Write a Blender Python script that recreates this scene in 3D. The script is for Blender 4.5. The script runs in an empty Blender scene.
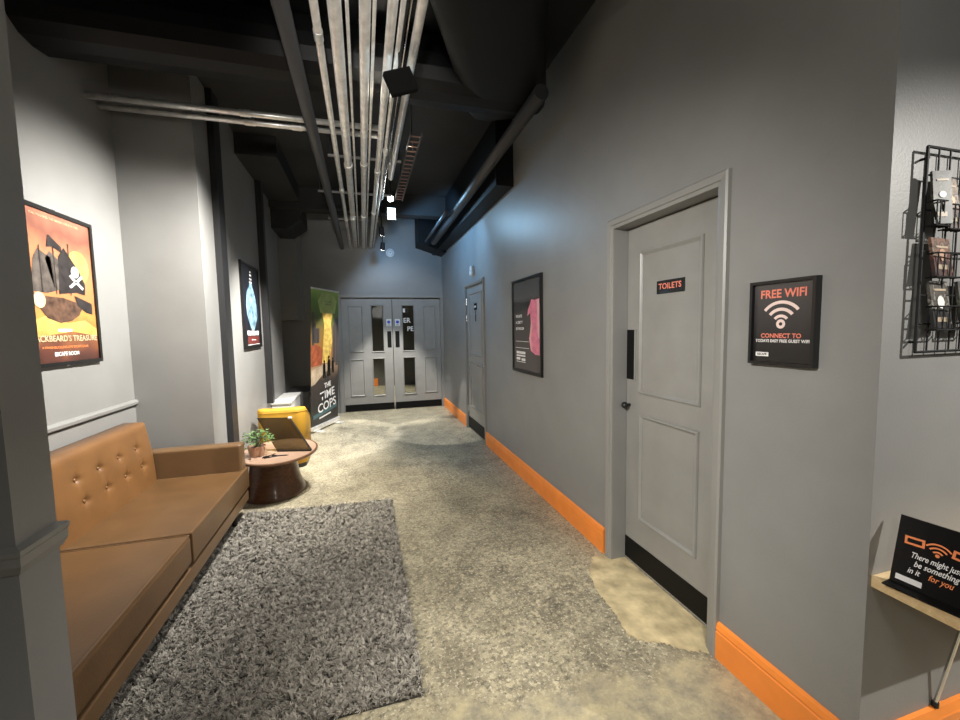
import bpy, bmesh, math, random
from mathutils import Matrix, Vector
random.seed(7)
PI = math.pi
S = bpy.context.scene
C = S.collection

# ------------------------------------------------------------------ materials
def new_mat(name):
    m = bpy.data.materials.new(name); m.use_nodes = True
    nt = m.node_tree
    return m, nt, nt.nodes['Principled BSDF']

def mat(name, col, rough=.5, metal=0., var=.0, scale=8., bump=0., bscale=60., coat=0., emit=None, estr=0., spec=None, tint=None):
    m, nt, p = new_mat(name)
    p.inputs['Base Color'].default_value = (*col, 1)
    p.inputs['Roughness'].default_value = rough
    p.inputs['Metallic'].default_value = metal
    if coat: p.inputs['Coat Weight'].default_value = coat
    if spec is not None: p.inputs['Specular IOR Level'].default_value = spec
    if emit:
        p.inputs['Emission Color'].default_value = (*emit, 1); p.inputs['Emission Strength'].default_value = estr
    tc = nt.nodes.new('ShaderNodeTexCoord')
    if var:
        n = nt.nodes.new('ShaderNodeTexNoise'); n.inputs['Scale'].default_value = scale; n.inputs['Detail'].default_value = 6
        nt.links.new(tc.outputs['Object'], n.inputs['Vector'])
        r = nt.nodes.new('ShaderNodeValToRGB')
        t = tint or (1, 1, 1)
        r.color_ramp.elements[0].position = .3; r.color_ramp.elements[1].position = .7
        r.color_ramp.elements[0].color = (*[max(0, c*(1-var)) for c in col], 1)
        r.color_ramp.elements[1].color = (*[min(1, c*(1+var)*k) for c, k in zip(col, t)], 1)
        nt.links.new(n.outputs['Fac'], r.inputs['Fac']); nt.links.new(r.outputs['Color'], p.inputs['Base Color'])
    if bump:
        n = nt.nodes.new('ShaderNodeTexNoise'); n.inputs['Scale'].default_value = bscale; n.inputs['Detail'].default_value = 4
        nt.links.new(tc.outputs['Object'], n.inputs['Vector'])
        b = nt.nodes.new('ShaderNodeBump'); b.inputs['Strength'].default_value = bump; b.inputs['Distance'].default_value = .01
        nt.links.new(n.outputs['Fac'], b.inputs['Height']); nt.links.new(b.outputs['Normal'], p.inputs['Normal'])
    return m

def ramp_mat(name, stops, axis='Z', lo=0., hi=1., noise=.12, nscale=6., rough=.4, detail=5.):
    """printed artwork: colour runs along one local axis, broken up by noise"""
    m, nt, p = new_mat(name); L = nt.links
    tc = nt.nodes.new('ShaderNodeTexCoord'); sx = nt.nodes.new('ShaderNodeSeparateXYZ')
    L.new(tc.outputs['Object'], sx.inputs[0])
    mr = nt.nodes.new('ShaderNodeMapRange'); mr.inputs['From Min'].default_value = lo; mr.inputs['From Max'].default_value = hi
    L.new(sx.outputs[axis], mr.inputs['Value'])
    n = nt.nodes.new('ShaderNodeTexNoise'); n.inputs['Scale'].default_value = nscale; n.inputs['Detail'].default_value = detail
    L.new(tc.outputs['Object'], n.inputs['Vector'])
    a = nt.nodes.new('ShaderNodeMath'); a.operation = 'MULTIPLY_ADD'; a.inputs[1].default_value = noise*2; a.inputs[2].default_value = -noise
    L.new(n.outputs['Fac'], a.inputs[0])
    s = nt.nodes.new('ShaderNodeMath'); s.operation = 'ADD'; L.new(mr.outputs[0], s.inputs[0]); L.new(a.outputs[0], s.inputs[1])
    r = nt.nodes.new('ShaderNodeValToRGB'); cr = r.color_ramp
    while len(cr.elements) < len(stops): cr.elements.new(.5)
    for e, (pos, col) in zip(cr.elements, stops): e.position = pos; e.color = (*col, 1)
    L.new(s.outputs[0], r.inputs['Fac']); L.new(r.outputs['Color'], p.inputs['Base Color'])
    p.inputs['Roughness'].default_value = rough
    return m

def wood_mat(name, c1, c2, rough=.35, axis_scale=(3, 30, 30), coat=.2):
    m, nt, p = new_mat(name); L = nt.links
    tc = nt.nodes.new('ShaderNodeTexCoord'); mp = nt.nodes.new('ShaderNodeMapping'); mp.inputs['Scale'].default_value = axis_scale
    L.new(tc.outputs['Object'], mp.inputs[0])
    n = nt.nodes.new('ShaderNodeTexNoise'); n.inputs['Scale'].default_value = 1.5; n.inputs['Detail'].default_value = 8; n.inputs['Distortion'].default_value = 1.
    L.new(mp.outputs[0], n.inputs['Vector'])
    r = nt.nodes.new('ShaderNodeValToRGB'); r.color_ramp.elements[0].position = .3; r.color_ramp.elements[1].position = .7
    r.color_ramp.elements[0].color = (*c1, 1); r.color_ramp.elements[1].color = (*c2, 1)
    L.new(n.outputs['Fac'], r.inputs[0]); L.new(r.outputs[0], p.inputs['Base Color'])
    p.inputs['Roughness'].default_value = rough; p.inputs['Coat Weight'].default_value = coat
    return m

def glass_mat(name, tint, clear, rough=.03):
    m, nt, p = new_mat(name); L = nt.links
    tr = nt.nodes.new('ShaderNodeBsdfTransparent'); tr.inputs[0].default_value = (*tint, 1)
    mx = nt.nodes.new('ShaderNodeMixShader'); mx.inputs[0].default_value = clear
    p.inputs['Base Color'].default_value = (.02, .02, .02, 1); p.inputs['Roughness'].default_value = rough
    L.new(p.outputs[0], mx.inputs[1]); L.new(tr.outputs[0], mx.inputs[2])
    L.new(mx.outputs[0], nt.nodes['Material Output'].inputs['Surface'])
    return m

def floor_mat():
    m, nt, p = new_mat('worn_concrete'); L = nt.links; N = nt.nodes.new
    tc = N('ShaderNodeTexCoord')
    def noise(sc, det, rough=.6, dist=0.):
        n = N('ShaderNodeTexNoise'); n.inputs['Scale'].default_value = sc; n.inputs['Detail'].default_value = det
        n.inputs['Roughness'].default_value = rough; n.inputs['Distortion'].default_value = dist
        L.new(tc.outputs['Object'], n.inputs['Vector']); return n
    def ramp(src, a, b, ca=(0, 0, 0), cb=(1, 1, 1)):
        r = N('ShaderNodeValToRGB'); r.color_ramp.elements[0].position = a; r.color_ramp.elements[1].position = b
        r.color_ramp.elements[0].color = (*ca, 1); r.color_ramp.elements[1].color = (*cb, 1); L.new(src, r.inputs[0]); return r
    def mix(f, a, b, mode='MIX'):
        x = N('ShaderNodeMix'); x.data_type = 'RGBA'; x.blend_type = mode
        for sk, v in ((x.inputs[0], f), (x.inputs[6], a), (x.inputs[7], b)):
            if hasattr(v, 'node'): L.new(v, sk)
            elif isinstance(v, tuple): sk.default_value = (*v, 1)
            else: sk.default_value = v
        return x.outputs[2]
    big = ramp(noise(.9, 5, .6, .6).outputs[0], .36, .66)
    base = mix(big.outputs[0], (.160, .142, .103), (.37, .325, .222))
    mid = ramp(noise(4.5, 9, .72, .4).outputs[0], .42, .70)
    base = mix(mid.outputs[0], base, (.50, .45, .32))
    grain = ramp(noise(26, 10, .8).outputs[0], .50, .66)
    g2 = N('ShaderNodeMath'); g2.operation = 'MULTIPLY'; g2.inputs[1].default_value = .75; L.new(grain.outputs[0], g2.inputs[0])
    base = mix(g2.outputs[0], base, (.060, .055, .045))
    sp = ramp(noise(60, 5, .72).outputs[0], .555, .60)
    s2 = N('ShaderNodeMath'); s2.operation = 'MULTIPLY'; s2.inputs[1].default_value = .75; L.new(sp.outputs[0], s2.inputs[0])
    base = mix(s2.outputs[0], base, (.72, .66, .50))
    fl = ramp(noise(24, 6, .75).outputs[0], .52, .575)
    f2 = N('ShaderNodeMath'); f2.operation = 'MULTIPLY'; L.new(fl.outputs[0], f2.inputs[0])
    L.new(ramp(noise(2.2, 6, .7).outputs[0], .40, .58, (.22, .22, .22), (.95, .95, .95)).outputs[0], f2.inputs[1])
    base = mix(f2.outputs[0], base, (.54, .475, .325))
    dk = ramp(noise(44, 5, .75).outputs[0], .53, .59)
    d2_ = N('ShaderNodeMath'); d2_.operation = 'MULTIPLY'; d2_.inputs[1].default_value = .7; L.new(dk.outputs[0], d2_.inputs[0])
    base = mix(d2_.outputs[0], base, (.085, .076, .058))
    # an old pale screed line running across in front of the toilet door, and pale screed towards the near end
    sx = N('ShaderNodeSeparateXYZ'); L.new(tc.outputs['Object'], sx.inputs[0])
    ly = N('ShaderNodeMath'); ly.operation = 'MULTIPLY_ADD'; ly.inputs[1].default_value = .06; L.new(sx.outputs['X'], ly.inputs[0]); L.new(sx.outputs['Y'], ly.inputs[2])
    wob = noise(5, 6, .7); w2 = N('ShaderNodeMath'); w2.operation = 'MULTIPLY_ADD'; w2.inputs[1].default_value = .5; L.new(wob.outputs[0], w2.inputs[0]); L.new(ly.outputs[0], w2.inputs[2])
    near = N('ShaderNodeMapRange'); near.inputs['From Min'].default_value = 1.80; near.inputs['From Max'].default_value = 1.68
    L.new(w2.outputs[0], near.inputs['Value'])
    nm = N('ShaderNodeMath'); nm.operation = 'MULTIPLY'; nm.inputs[1].default_value = .8; L.new(near.outputs[0], nm.inputs[0])
    scr = mix(ramp(noise(9, 8, .7).outputs[0], .4, .65).outputs[0], (.50, .43, .27), (.24, .22, .17))
    base = mix(nm.outputs[0], base, scr)
    L.new(base, p.inputs['Base Color'])
    rr = ramp(noise(3, 6, .7).outputs[0], .3, .7, (.30, .30, .30), (.62, .62, .62)); L.new(rr.outputs[0], p.inputs['Roughness'])
    b = N('ShaderNodeBump'); b.inputs['Strength'].default_value = .35; b.inputs['Distance'].default_value = .006
    L.new(noise(30, 10, .75).outputs[0], b.inputs['Height']); L.new(b.outputs[0], p.inputs['Normal'])
    return m

M = {}
M['paint'] = mat('grey_wall_paint', (.250, .247, .238), .42, var=.06, scale=3, bump=.06, bscale=140)
M['door'] = mat('grey_gloss_paint', (.275, .268, .25), .36, var=.07, scale=6, bump=.03, bscale=90)
M['casing'] = mat('grey_casing_paint', (.265, .258, .24), .36)
M['black_ceiling'] = mat('black_ceiling_paint', (.016, .016, .016), .75, var=.3, scale=2)
M['duct'] = mat('black_duct_paint', (.0085, .0085, .009), .5, var=.2, scale=3, spec=.18)
M['dark_pipe'] = mat('dark_grey_pipe', (.045, .045, .047), .45)
M['post'] = mat('black_post_paint', (.020, .020, .021), .5)
M['black'] = mat('black_satin', (.010, .010, .010), .4)
M['blackp'] = mat('black_plate', (.006, .006, .006), .5, spec=.15)
M['matte'] = mat('matte_black', (.007, .007, .007), .9, spec=.08)
M['frame'] = mat('black_frame', (.008, .008, .008), .3)
M['orange'] = mat('orange_skirting_paint', (.93, .28, .045), .38, var=.06, scale=9)
M['floor'] = floor_mat()
M['patch'] = mat('cream_screed', (.54, .445, .265), .5, var=.35, scale=11, bump=.5, bscale=25)
M['steel'] = mat('galvanised_steel', (.84, .825, .79), .36, .65, var=.15, scale=18)
M['dullsteel'] = mat('dull_steel', (.30, .29, .28), .5, .8)
M['chrome'] = mat('chrome', (.8, .8, .8), .2, 1.)
M['leather'] = mat('tan_leather_seat_dim', (.118, .062, .025), .33, var=.12, scale=5, bump=.10, bscale=130)  # seat copy of the leather, darkened because less light reaches it
M['leather3'] = mat('tan_leather_back_lit', (.185, .088, .031), .36, var=.12, scale=5, bump=.10, bscale=130)  # back copy of the same leather, brighter where more light falls
M['leather2'] = mat('tan_leather_frame', (.150, .086, .040), .36, var=.1, scale=5, bump=.10, bscale=130)
M['darkwood'] = mat('dark_leg', (.02, .012, .008), .4)
M['walnut'] = wood_mat('walnut', (.085, .040, .020), (.17, .085, .045), .3)
M['walnut_top'] = wood_mat('walnut_top', (.34, .22, .155), (.46, .31, .225), .28)
M['yellow'] = mat('mustard_velvet', (.50, .27, .018), .7, var=.1, scale=7, bump=.1, bscale=200)
M['white'] = mat('white_paint', (.72, .72, .70), .5)
M['whitep'] = mat('white_plastic', (.75, .75, .73), .4)
M['blue'] = mat('blue_sign_ink', (.06, .09, .55), .5)
M['leaf'] = mat('plant_leaf', (.055, .115, .03), .5, var=.6, scale=30, tint=(1.5, 1.3, 1.5))
M['copper'] = mat('copper_pot', (.46, .29, .20), .4, .4)
M['soil'] = mat('soil', (.03, .02, .015), .9)
M['pine'] = wood_mat('pale_shelf_wood', (.60, .42, .21), (.74, .55, .31), .5, (3, 40, 40), 0)
M['tint'] = glass_mat('tinted_acrylic', (.50, .47, .36), .72)
M['glass'] = glass_mat('door_glass', (.80, .82, .80), .86)
M['wire'] = mat('black_wire', (.006, .006, .006), .6, spec=.25)
M['ink'] = mat('black_print', (.012, .011, .011), .25, coat=.3)
M['inkgrey'] = ramp_mat('dark_grey_print', [(0, (.012, .011, .010)), (.35, (.022, .02, .02)), (1, (.075, .068, .068))], 'Z', 0, .32, .06, 20, .3)
M['salmon'] = mat('salmon_print', (.84, .25, .17), .5)
M['pinkwhite'] = mat('pale_pink_print', (.85, .66, .60), .5)
M['whiteink'] = mat('white_print', (.8, .78, .76), .5)
M['orangeink'] = mat('orange_print', (.85, .25, .08), .5)
M['pink'] = mat('pink_print', (.72, .21, .30), .45, var=.2, scale=20)
M['palepink'] = mat('light_pink_print', (.80, .42, .45), .45)
M['greyprint'] = ramp_mat('grey_photo_print', [(0, (.10, .085, .08)), (.62, (.075, .066, .062)), (.74, (.035, .033, .033)), (.80, (.10, .10, .10)), (1, (.07, .07, .07))], 'Z', 0, .9, .03, 4, .25)
M['lampglow'] = mat('lamp_face', (1, 1, 1), .5, emit=(1, .96, .88), estr=30)
M['coolglow'] = mat('cool_lamp_face', (1, 1, 1), .5, emit=(.70, .90, 1.), estr=9)
M['red'] = mat('red_plastic', (.45, .04, .03), .5)
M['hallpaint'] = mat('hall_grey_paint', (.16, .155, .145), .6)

# rug pile: every tuft its own tone
def pile_mat():
    m, nt, p = new_mat('shag_pile'); L = nt.links
    g = nt.nodes.new('ShaderNodeAttribute'); g.attribute_name = 'tone'; r = nt.nodes.new('ShaderNodeValToRGB')
    r.color_ramp.elements[0].color = (.055, .050, .043, 1); r.color_ramp.elements[1].color = (.43, .40, .35, 1)
    L.new(g.outputs['Fac'], r.inputs[0]); L.new(r.outputs[0], p.inputs['Base Color'])
    p.inputs['Roughness'].default_value = .9; p.inputs['Specular IOR Level'].default_value = .1
    return m
M['pile'] = pile_mat()
M['rugback'] = mat('rug_backing', (.05, .046, .042), .95)

# ------------------------------------------------------------------ mesh helpers
class MB:
    def __init__(s): s.v = []; s.f = []
    def add(s, vs, fs):
        o = len(s.v); s.v += [tuple(v) for v in vs]; s.f += [tuple(i+o for i in f) for f in fs]; return s
    def box(s, x0, x1, y0, y1, z0, z1):
        x0, x1 = min(x0, x1), max(x0, x1); y0, y1 = min(y0, y1), max(y0, y1); z0, z1 = min(z0, z1), max(z0, z1)
        v = [(x0,y0,z0),(x1,y0,z0),(x1,y1,z0),(x0,y1,z0),(x0,y0,z1),(x1,y0,z1),(x1,y1,z1),(x0,y1,z1)]
        return s.add(v, [(0,3,2,1),(4,5,6,7),(0,1,5,4),(1,2,6,5),(2,3,7,6),(3,0,4,7)])
    def prism(s, pts, fn0, fn1):
        """closed polygon pts; fn0/fn1 map (a,b) to the two end points"""
        n = len(pts); v = [fn0(*p) for p in pts] + [fn1(*p) for p in pts]
        return s.add(v, [tuple(range(n))[::-1], tuple(range(n, 2*n))] + [(i, (i+1) % n, n+(i+1) % n, n+i) for i in range(n)])
    def tube(s, p0, p1, r0, r1=None, n=16, caps=True):
        r1 = r0 if r1 is None else r1
        p0, p1 = Vector(p0), Vector(p1); d = (p1-p0).normalized()
        a = d.orthogonal().normalized(); b = d.cross(a)
        v = []
        for p, r in ((p0, r0), (p1, r1)):
            for i in range(n):
                t = 2*PI*i/n; v.append(p + a*r*math.cos(t) + b*r*math.sin(t))
        f = [(i, (i+1) % n, n+(i+1) % n, n+i) for i in range(n)]
        if caps: f += [tuple(range(n))[::-1], tuple(range(n, 2*n))]
        return s.add(v, f)
    def path(s, pts, r, n=10):
        for a, b in zip(pts, pts[1:]): s.tube(a, b, r, n=n)
        return s
    def lathe(s, prof, c=(0, 0, 0), n=40, sx=1., sy=1.):
        v = []; f = []; m = len(prof)
        for i in range(n):
            t = 2*PI*i/n
            for r, z in prof: v.append((c[0]+r*sx*math.cos(t), c[1]+r*sy*math.sin(t), c[2]+z))
        for i in range(n):
            j = (i+1) % n
            for k in range(m-1): f.append((i*m+k, j*m+k, j*m+k+1, i*m+k+1))
        f.append(tuple(i*m for i in range(n))[::-1]); f.append(tuple(i*m+m-1 for i in range(n)))
        return s.add(v, f)
    def sphere(s, c, r, n=10, sq=(1, 1, 1)):
        prof = [(r*math.sin(PI*k/8), -r*math.cos(PI*k/8)) for k in range(9)]
        prof[0] = (r*.02, -r); prof[-1] = (r*.02, r)
        o = len(s.v); s.lathe(prof, (0, 0, 0), n)
        for i in range(o, len(s.v)):
            x, y, z = s.v[i]; s.v[i] = (c[0]+x*sq[0], c[1]+y*sq[1], c[2]+z*sq[2])
        return s
    # flat shapes in the local XZ picture plane, facing local -Y ... w is the distance towards the viewer
    def poly(s, pts, w): return s.add([(u, -w, v) for u, v in pts], [tuple(range(len(pts)))])
    def rect(s, u0, u1, v0, v1, w): return s.poly([(u0, v0), (u1, v0), (u1, v1), (u0, v1)], w)
    def arc(s, cu, cv, r0, r1, a0, a1, w, n=20):
        for i in range(n):
            t0 = a0+(a1-a0)*i/n; t1 = a0+(a1-a0)*(i+1)/n
            s.poly([(cu+r0*math.cos(t0), cv+r0*math.sin(t0)), (cu+r1*math.cos(t0), cv+r1*math.sin(t0)),
                    (cu+r1*math.cos(t1), cv+r1*math.sin(t1)), (cu+r0*math.cos(t1), cv+r0*math.sin(t1))], w)
        return s
    def build(s, name, m, parent=None, bevel=0., seg=3, smooth=False, sub=0, mat4=None):
        me = bpy.data.meshes.new(name); me.from_pydata([tuple(x) for x in s.v], [], s.f)
        bm = bmesh.new(); bm.from_mesh(me); bmesh.ops.recalc_face_normals(bm, faces=bm.faces); bm.to_mesh(me); bm.free()
        me.materials.append(M[m] if isinstance(m, str) else m)
        o = bpy.data.objects.new(name, me); C.objects.link(o)
        if parent is not None: o.parent = parent
        if mat4 is not None: o.matrix_local = mat4
        if bevel:
            b = o.modifiers.new('bevel', 'BEVEL'); b.width = bevel; b.segments = seg; b.limit_method = 'ANGLE'; b.angle_limit = math.radians(35)
        if sub:
            q = o.modifiers.new('sub', 'SUBSURF'); q.levels = sub; q.render_levels = sub
        if smooth or bevel:
            for p in me.polygons: p.use_smooth = True
            if not smooth or bevel:
                bm = bmesh.new(); bm.from_mesh(me)
                for e in bm.edges:
                    if len(e.link_faces) == 2 and e.calc_face_angle(0) > math.radians(40): e.smooth = False
                bm.to_mesh(me); bm.free()
                if bevel:
                    w = o.modifiers.new('wn', 'WEIGHTED_NORMAL'); w.keep_sharp = False
        return o

def tag(o, label, cat, group=None, kind=None):
    o['label'] = label; o['category'] = cat
    if group: o['group'] = group
    if kind: o['kind'] = kind
    return o
def thing(name, label, cat, loc=(0, 0, 0), rz=0., group=None, kind=None):
    o = bpy.data.objects.new(name, None); C.objects.link(o); o.empty_display_size = .1
    o.location = loc; o.rotation_euler = (0, 0, rz)
    return tag(o, label, cat, group, kind)
def struct(mb, name, m, label, cat, **k): return tag(mb.build(name, m, **k), label, cat, kind='structure')
def copy_thing(r, loc, label=None):
    c = r.copy(); C.objects.link(c); c.location = loc
    if label: c['label'] = label
    for ch in list(r.children):
        d = ch.copy(); C.objects.link(d); d.parent = c
        for g in list(ch.children):
            e = g.copy(); C.objects.link(e); e.parent = d
    return c
# wall frames: local X = right as you look at the wall, local -Y = towards the viewer, local Z = up
RZ_RIGHT = -PI/2     # right wall (viewer looks +X): local X -> -Y
RZ_LEFT = PI/2       # left wall (viewer looks -X): local X -> +Y
def text(body, h, cu, cv, w, m, parent, name='lettering', align='CENTER', bold=.0, sx=1., shear=0., rot=0.):
    cu_ = bpy.data.curves.new('t', 'FONT'); cu_.body = body; cu_.size = 1.; cu_.align_x = align; cu_.align_y = 'CENTER'
    cu_.offset = bold; cu_.shear = shear; cu_.fill_mode = 'FRONT' if hasattr(cu_, 'fill_mode') else cu_.fill_mode
    cu_.resolution_u = 3
    tmp = bpy.data.objects.new('t', cu_); C.objects.link(tmp)
    dg = bpy.context.evaluated_depsgraph_get()
    me = bpy.data.meshes.new_from_object(tmp.evaluated_get(dg))
    bpy.data.objects.remove(tmp); bpy.data.curves.remove(cu_)
    k = h/.70
    ca, sa = math.cos(rot), math.sin(rot)
    for v in me.vertices:
        x, y = v.co.x*k*sx, v.co.y*k
        v.co = (cu + x*ca - y*sa, -w, cv + x*sa + y*ca)
    me.name = name; me.materials.clear(); me.materials.append(M[m])
    o = bpy.data.objects.new(name, me); C.objects.link(o); o.parent = parent
    return o

# ------------------------------------------------------------------ the setting
XR = 1.49; XA = -1.72; XL = -1.20; YF = 7.77; CZ = 3.55; YC = .84
struct(MB().box(-3.3, 3.3, -3.0, 11.6, -.1, 0), 'floor', 'floor', 'worn bare concrete corridor floor with pale scuffs', 'floor')
struct(MB().box(-3.3, 3.3, -3.0, 11.6, CZ, CZ+.1), 'ceiling', 'black_ceiling', 'black painted ceiling above the pipes', 'ceiling')
D1a, D1b, D1h = 1.432, 2.188, 2.085       # toilet door opening
D2a, D2b, D2h = 5.00, 5.92, 2.10          # far right door opening
w = MB()
for a, b, z0, z1 in ((YC, D1a, 0, CZ), (D1b, D2a, 0, CZ), (D2b, YF+.12, 0, CZ), (D1a, D1b, D1h, CZ), (D2a, D2b, D2h, CZ)):
    w.box(XR, XR+.14, a, b, z0, z1)
struct(w, 'wall_right', 'paint', 'long grey wall on the right holding two doors', 'wall')
struct(MB().box(XR+.14, 3.3, YC, YC+.14, 0, CZ), 'wall_nook', 'paint', 'grey wall behind the wire rack, right of the corner', 'wall')
struct(MB().box(XA-.14, XA, 1.46, 3.74, 0, CZ), 'wall_alcove', 'paint', 'grey wall behind the leather sofa', 'wall')
struct(MB().box(XA-.14, XL, 3.74, 6.90, 0, CZ), 'wall_left', 'paint', 'grey wall projecting past the sofa with a dark framed poster', 'wall')
struct(MB().box(-1.74, -1.60, 6.90, YF+.12, 0, CZ), 'wall_recess', 'paint', 'grey wall deep in the dark recess by the banner', 'wall')
struct(MB().box(-3.3, -.88, 1.30, 1.446, 0, CZ), 'wall_stub', 'paint', 'grey wall end at the left edge in front of the sofa', 'wall')
# far wall round the double doors
FX0, FX1, FH = -.37, 1.44, 2.10
struct(MB().box(-1.60, FX0, YF, YF+.12, 0, CZ).box(FX1, XR, YF, YF+.12, 0, CZ).box(FX0, FX1, YF, YF+.12, FH, CZ),
       'wall_far', 'paint', 'grey end wall above and beside the double doors', 'wall')
# room behind the camera, and hall beyond the doors
struct(MB().box(-3.3, 3.3, -3.12, -3.0, 0, CZ), 'wall_back', 'paint', 'grey wall behind the viewpoint', 'wall')
struct(MB().box(3.3, 3.42, -3.0, .98, 0, CZ), 'wall_side_right', 'paint', 'grey side wall of the near room, right of the nook', 'wall')
struct(MB().box(-3.42, -3.3, -3.0, 1.446, 0, CZ), 'wall_side_left', 'paint', 'grey side wall of the near room, behind the left wall end', 'wall')
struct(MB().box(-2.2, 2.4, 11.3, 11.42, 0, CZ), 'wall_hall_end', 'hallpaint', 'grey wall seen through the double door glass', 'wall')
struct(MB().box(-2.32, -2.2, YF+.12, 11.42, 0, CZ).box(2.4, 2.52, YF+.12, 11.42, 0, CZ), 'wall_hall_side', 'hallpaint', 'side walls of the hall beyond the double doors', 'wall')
struct(MB().box(-1.2, .34, 11.27, 11.3, 0, .2), 'baseboard_hall', 'orange', 'orange skirting seen through the lower left door glass', 'skirting')
# skirting on the right: board with a stepped moulding
def skirting(name, y0, y1, label):
    prof = [(0, 0), (.020, 0), (.020, .125), (.016, .130), (.016, .135), (.020, .140), (.014, .160), (.004, .168), (0, .168)]
    struct(MB().prism(prof, lambda a, b: (XR-a, y0, b), lambda a, b: (XR-a, y1, b)), name, 'orange', label, 'skirting')
skirting('baseboard_right_near', YC, 1.376, 'orange skirting board between the near corner and the toilet door')
skirting('baseboard_right_middle', 2.272, 4.95, 'long orange skirting board between the two right hand doors')
skirting('baseboard_right_far', 5.97, YF, 'short orange skirting board between the far door and the end wall')
struct(MB().prism([(0, 0), (.020, 0), (.020, .13), (.016, .135), (.020, .14), (.012, .165), (0, .168)], lambda a, b: (XR, YC-a, b), lambda a, b: (3.3, YC-a, b)),
       'baseboard_nook', 'orange', 'orange skirting board under the wooden shelf', 'skirting')
# door casings
def casing_right(name, a, b, h, wd, label):
    m = MB()
    def prof(e):   # stepped architrave section, distance from the opening / projection
        return [(0, 0), (0, .012), (wd*.3, .016), (wd*.35, .022), (wd*.85, .026), (wd, .02), (wd, 0)]
    P = prof(0)
    n = len(P)
    corners = [lambda d: (a-d, 0), lambda d: (a-d, h+d), lambda d: (b+d, h+d), lambda d: (b+d, 0)]
    vs = []; fs = []
    for c in corners:
        for d, e in P:
            y, z = c(d); vs.append((XR-e, y, z))
    for k in range(3):
        for i in range(n):
            j = (i+1) % n; fs.append((k*n+i, k*n+j, (k+1)*n+j, (k+1)*n+i))
    fs += [tuple(range(n)), tuple(range(3*n, 4*n))]
    m.add(vs, fs)
    struct(m, name, 'casing', label, 'door frame')
casing_right('trim_1', D1a, D1b, D1h, .056, 'grey moulded frame around the toilet door')
casing_right('trim_2', D2a, D2b, D2h, .045, 'grey moulded frame around the far narrow door')
struct(MB().box(FX0-.075, FX0, YF-.02, YF, 0, FH).box(FX1, XR, YF-.02, YF, 0, FH).box(FX0-.075, XR, YF-.02, YF, FH, FH+.055), 'trim_3', 'casing',
       'grey frame around the double doors', 'door frame')
# dado rails
def dado(name, fn0, fn1, label, ext=None):
    P = [(0, .885), (.012, .889), (.020, .900), (.028, .912), (.028, .935), (.034, .942), (.034, .955), (0, .962)]
    struct(MB().prism(P, fn0, fn1), name, 'casing', label, 'dado rail')
dado('trim_4', lambda a, b: (-.88+a*.62, 1.30-a*.62, b), lambda a, b: (-.88+a*.62, 1.446+a*.45, b), 'grey dado rail around the end of the left wall')
dado('trim_5', lambda a, b: (-3.3, 1.30-a*.62, b), lambda a, b: (-.88+a*.62, 1.30-a*.62, b), 'grey dado rail on the face of the left wall end')
struct(MB().prism([(0, .955), (.006, .955), (.006, .962), (.022, .966), (.024, .985), (.012, .998), (0, 1.0)], lambda a, b: (XA+a, 1.46, b), lambda a, b: (XA+a, 3.74, b)), 'trim_6', 'paint',
       'pale dado rail on the wall above the sofa', 'dado rail')
struct(MB().box(XA+.0, XA+.0045, 1.46, 3.735, .9495, .955), 'trim_7', 'black', 'thin black strip standing in for the shadow under the dado rail above the sofa', 'trim')  # black strip draws the shade below the rail
# dark steel uprights on the left wall
struct(MB().box(XL, XL+.05, 4.06, 4.22, 0, CZ), 'trim_8', 'post', 'wide dark vertical post on the left wall beside the sofa return', 'post')
struct(MB().box(XL, XL+.07, 5.64, 5.74, .60, CZ), 'trim_9', 'post', 'narrow dark vertical post on the left wall past the blue poster', 'post')
# boxing in the far left corner, beams and bulkheads
struct(MB().box(-1.60, -.985, 7.2, YF, 1.70, CZ), 'trim_10', 'paint', 'grey boxing hanging in the far left corner above the banner', 'bulkhead')
struct(MB().box(1.31, XR, 3.9, YF, 2.90, CZ), 'trim_11', 'duct', 'black bulkhead along the top of the right wall', 'bulkhead')
struct(MB().prism([(1.0, 3.02), (XR, 2.87), (XR, CZ), (1.0, CZ)], lambda a, b: (a, 7.3, b), lambda a, b: (a, YF, b)), 'trim_12', 'duct', 'black sloping bulkhead in the far right corner', 'bulkhead')
struct(MB().box(-1.2, 1.31, 6.4, 6.6, 3.25, CZ), 'trim_13', 'black_ceiling', 'black ceiling beam crossing near the double doors', 'beam')
struct(MB().box(XL, -.80, 4.85, 6.50, 3.34, CZ), 'trim_14', 'black_ceiling', 'black bulkhead along the top of the left wall', 'bulkhead')
struct(MB().prism([(XL, 2.98), (-1.0, 2.98), (-.80, 3.12), (-.80, CZ), (XL, CZ)], lambda a, b: (a, 6.50, b), lambda a, b: (a, 7.2, b)), 'trim_16', 'black_ceiling', 'lower black bulkhead in front of the far left boxing', 'bulkhead')
# cream threshold patch
pts = []
outer = [(1.578, 2.186), (1.578, 1.435), (1.47, 1.40), (1.39, 1.44), (1.30, 1.52), (1.22, 1.56), (1.18, 1.60), (1.205, 1.72), (1.22, 1.86), (1.225, 1.98), (1.28, 2.12), (1.38, 2.25), (1.465, 2.255), (1.50, 2.19)]
for i, (a, b) in enumerate(outer):
    c, d = outer[(i+1) % len(outer)]
    for k in range(14):
        t = k/14; j = .028 if 2 <= i <= 10 else 0
        px_, py_ = a+(c-a)*t, b+(d-b)*t; g_ = 1+random.uniform(-j, j); pts.append((1.42+(px_-1.42)*g_, 1.84+(py_-1.84)*g_))
n = len(pts); pm = MB(); cx, cy_ = 1.42, 1.84
pm.add([(a, b, 0) for a, b in pts] + [(a, b, .004) for a, b in pts] + [(cx, cy_, .004)], [(i, (i+1) % n, n+(i+1) % n, n+i) for i in range(n)] + [(n+i, n+(i+1) % n, 2*n) for i in range(n)])
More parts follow.
